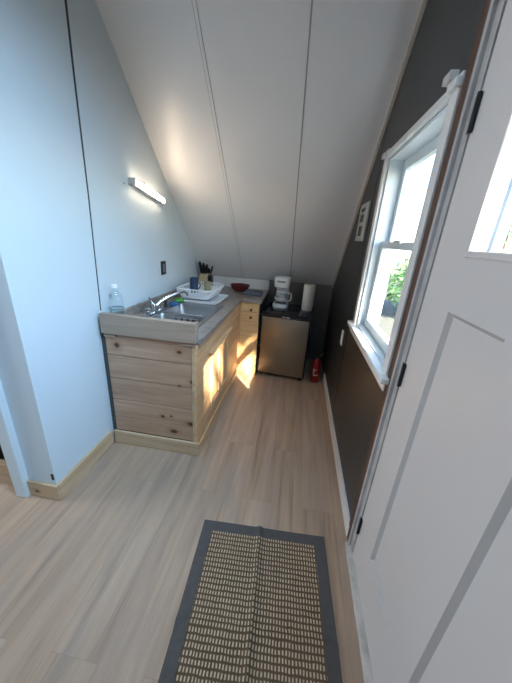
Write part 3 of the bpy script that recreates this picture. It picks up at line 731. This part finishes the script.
pl = thing('switch_box', (XR, 2.31, 1.60), 'pale metal box cover with dark openings beside the window', 'box cover')
def py(y, z): return (y, z)
b = MB(); X_ = XR - .012
yy0, yy1, zz0, zz1 = 2.170, 2.455, 1.470, 1.725
b.box(X_, XR, yy0, yy0 + .095, zz0, zz1, .002); b.box(X_, XR, yy1 - .030, yy1, zz0, zz1, .002)
for z0, z1 in ((zz0, zz0 + .035), (1.575, 1.60), (1.655, 1.67), (zz1 - .028, zz1)): b.box(X_, XR, yy0 + .095, yy1 - .03, z0, z1)
build('cover_plate', b, M['platewhite'], pl)
b = MB().box(XR - .004, XR - .001, yy0 + .09, yy1 - .025, zz0 + .03, zz1 - .02); build('opening', b, M['outletblack'], pl)
ow = thing('outlet_plate', (XR, 2.29, .71), 'small white outlet plate on the dark wall left of the window', 'outlet')
b = MB().box(XR - .009, XR, 2.255, 2.325, .65, .77, .003); build('cover_plate', b, M['trimwhite'], ow)
b = MB().box(XR - .011, XR - .009, 2.275, 2.305, .668, .752, .001); build('socket_face', b, M['whiteplastic'], ow)

# --------------------------------- rug
rg = thing('rug', (.013, .60, 0), 'woven brown and cream rug with a slate border on the floor', 'rug', rotz=math.radians(3.0))
RW, RY0, RY1 = .318, .13, 1.055
def rz(x, y):
    z = .007
    z += .013 * math.exp(-((x + .02) / .012) ** 2) + .011 * math.exp(-((y - .63) / .014) ** 2)
    return z + .0015 * math.sin(9 * x + 3 * y)
def sheet(x0, x1, y0, y1, nx, ny, dz=0):
    b = MB(); vs = {}
    for i in range(nx + 1):
        for j in range(ny + 1):
            x = x0 + (x1 - x0) * i / nx; y = y0 + (y1 - y0) * j / ny
            vs[i, j] = b.bm.verts.new((x, y, rz(x, y) + dz))
    for i in range(nx):
        for j in range(ny): b.bm.faces.new((vs[i, j], vs[i + 1, j], vs[i + 1, j + 1], vs[i, j + 1]))
    r = bmesh.ops.extrude_face_region(b.bm, geom=b.bm.faces[:])
    for v in r['geom']:
        if isinstance(v, bmesh.types.BMVert): v.co.z = .0008
    return b
bw = .052
build('woven_field', sheet(-RW + bw, RW - bw, RY0 + bw, RY1 - bw, 70, 80), M['weave'], rg, smooth=True)
b = sheet(-RW, RW, RY1 - bw, RY1, 70, 8, .0015)
for a in ((-RW, RW, RY0, RY0 + bw, 70, 8), (-RW, -RW + bw, RY0 + bw, RY1 - bw, 8, 80), (RW - bw, RW, RY0 + bw, RY1 - bw, 8, 80)):
    q = sheet(*a, .0015); me = bpy.data.meshes.new('tmp'); q.bm.to_mesh(me); q.bm.free(); b.bm.from_mesh(me); bpy.data.meshes.remove(me)
build('border', b, M['rugborder'], rg, smooth=True)

# --------------------------------- outdoors
struct(build('ground', MB().box(.57, 60, -40, 60, -.7, -.6), M['ground']), 'pale ground outside the window', 'ground')
def tree(name, x, y, h, z0, rad, label, n=1500, mt='leaf', leaf=.16, flat=1.0, stem=None):
    t = thing(name, (x, y, -.6), label, 'tree', 'trees outside the window')
    b = MB().tube([(x, y, -.6), (x + .05, y, h * .4), (x - .03, y + .05, h * .8)], [.16, .12, .05] if stem is None else stem, 8); build('trunk', b, M['bark'], t, smooth=True)
    b = MB(); cz = (z0 + h) / 2
    for i in range(n):
        while True:
            p = Vector((random.uniform(-1, 1), random.uniform(-1, 1), random.uniform(-1, 1)))
            if .25 < p.length < 1: break
        p = Vector((x + p.x * rad, y + p.y * rad, cz + p.z * (h - z0) / 2))
        s_ = leaf * random.uniform(.6, 1.3); q = Matrix.Rotation(random.uniform(0, 6.28), 3, Vector((random.uniform(-1, 1), random.uniform(-1, 1), random.uniform(-1, 1))).normalized())
        v = [b.bm.verts.new(p + q @ Vector(c_) * s_) for c_ in ((-.5, 0, 0), (0, -.28, .05), (.5, 0, 0), (0, .28, .05))]
        b.bm.faces.new(v)
    build('foliage', b, M[mt], t)
    return t
tree('tree', 4.3, 9.3, 1.35, -.6, 1.6, 'leafy green shrub seen through the lower window sash', 2600, 'leafpale', .2)
tree('tree', 8.5, 13.0, 1.6, -.6, 2.0, 'broad green shrub behind the nearest shrub outside', 2200, 'leaf', .24)
tree('tree', 14.5, 24.0, 6.2, 1.6, 1.6, 'slender distant tree seen through the door glass', 900, 'leafpale', .3)
for px_, py_ in ((2.0, 3.45), (2.0, 6.9)):
    b = MB().box(px_ - .055, px_ + .055, py_ - .055, py_ + .055, -.6, 3.4, .006)
    tag(build('porch_post', b, M['post'], None, (px_, py_, -.6)), 'pale blue porch post seen through the door glass' if py_ < 5 else 'pale blue porch post seen through the lower window sash', 'post', 'porch posts outside')
# unseen tree added for shade: crown screens the upper panes, dapples the door light
random.seed(11)
t = thing('tree', (5.0, -4.5, -.6), 'unseen tall tree added on the sunny side to screen the sun', 'tree', 'trees outside the window')
b = MB().tube([(5.0, -4.5, -.6), (5.06, -4.55, 3), (4.98, -4.5, 8.4)], [.14, .11, .05], 8); build('trunk', b, M['bark'], t, smooth=True)
b = MB()
for i in range(3200):
    a = random.uniform(0, 6.28); r = math.sqrt(random.random())
    if i < 2600: p = Vector((5.0 + .75 * r * math.cos(a), -4.42 + .88 * r * math.sin(a), random.uniform(7.52, 10.0)))
    else: p = Vector((5.0 + .75 * r * math.cos(a), -5.8 + .6 * r * math.sin(a), random.uniform(6.9, 8.6)))
    q = Matrix.Rotation(random.uniform(0, 6.28), 3, Vector((random.uniform(-1, 1), random.uniform(-1, 1), random.uniform(-1, 1))).normalized())
    sz = (.34 if i < 2600 else .15) * random.uniform(.6, 1.2)
    v = [b.bm.verts.new(p + q @ Vector(c_) * sz) for c_ in ((-.5, 0, 0), (0, -.3, .05), (.5, 0, 0), (0, .3, .05))]
    b.bm.faces.new(v)
build('foliage', b, M['leaf'], t)
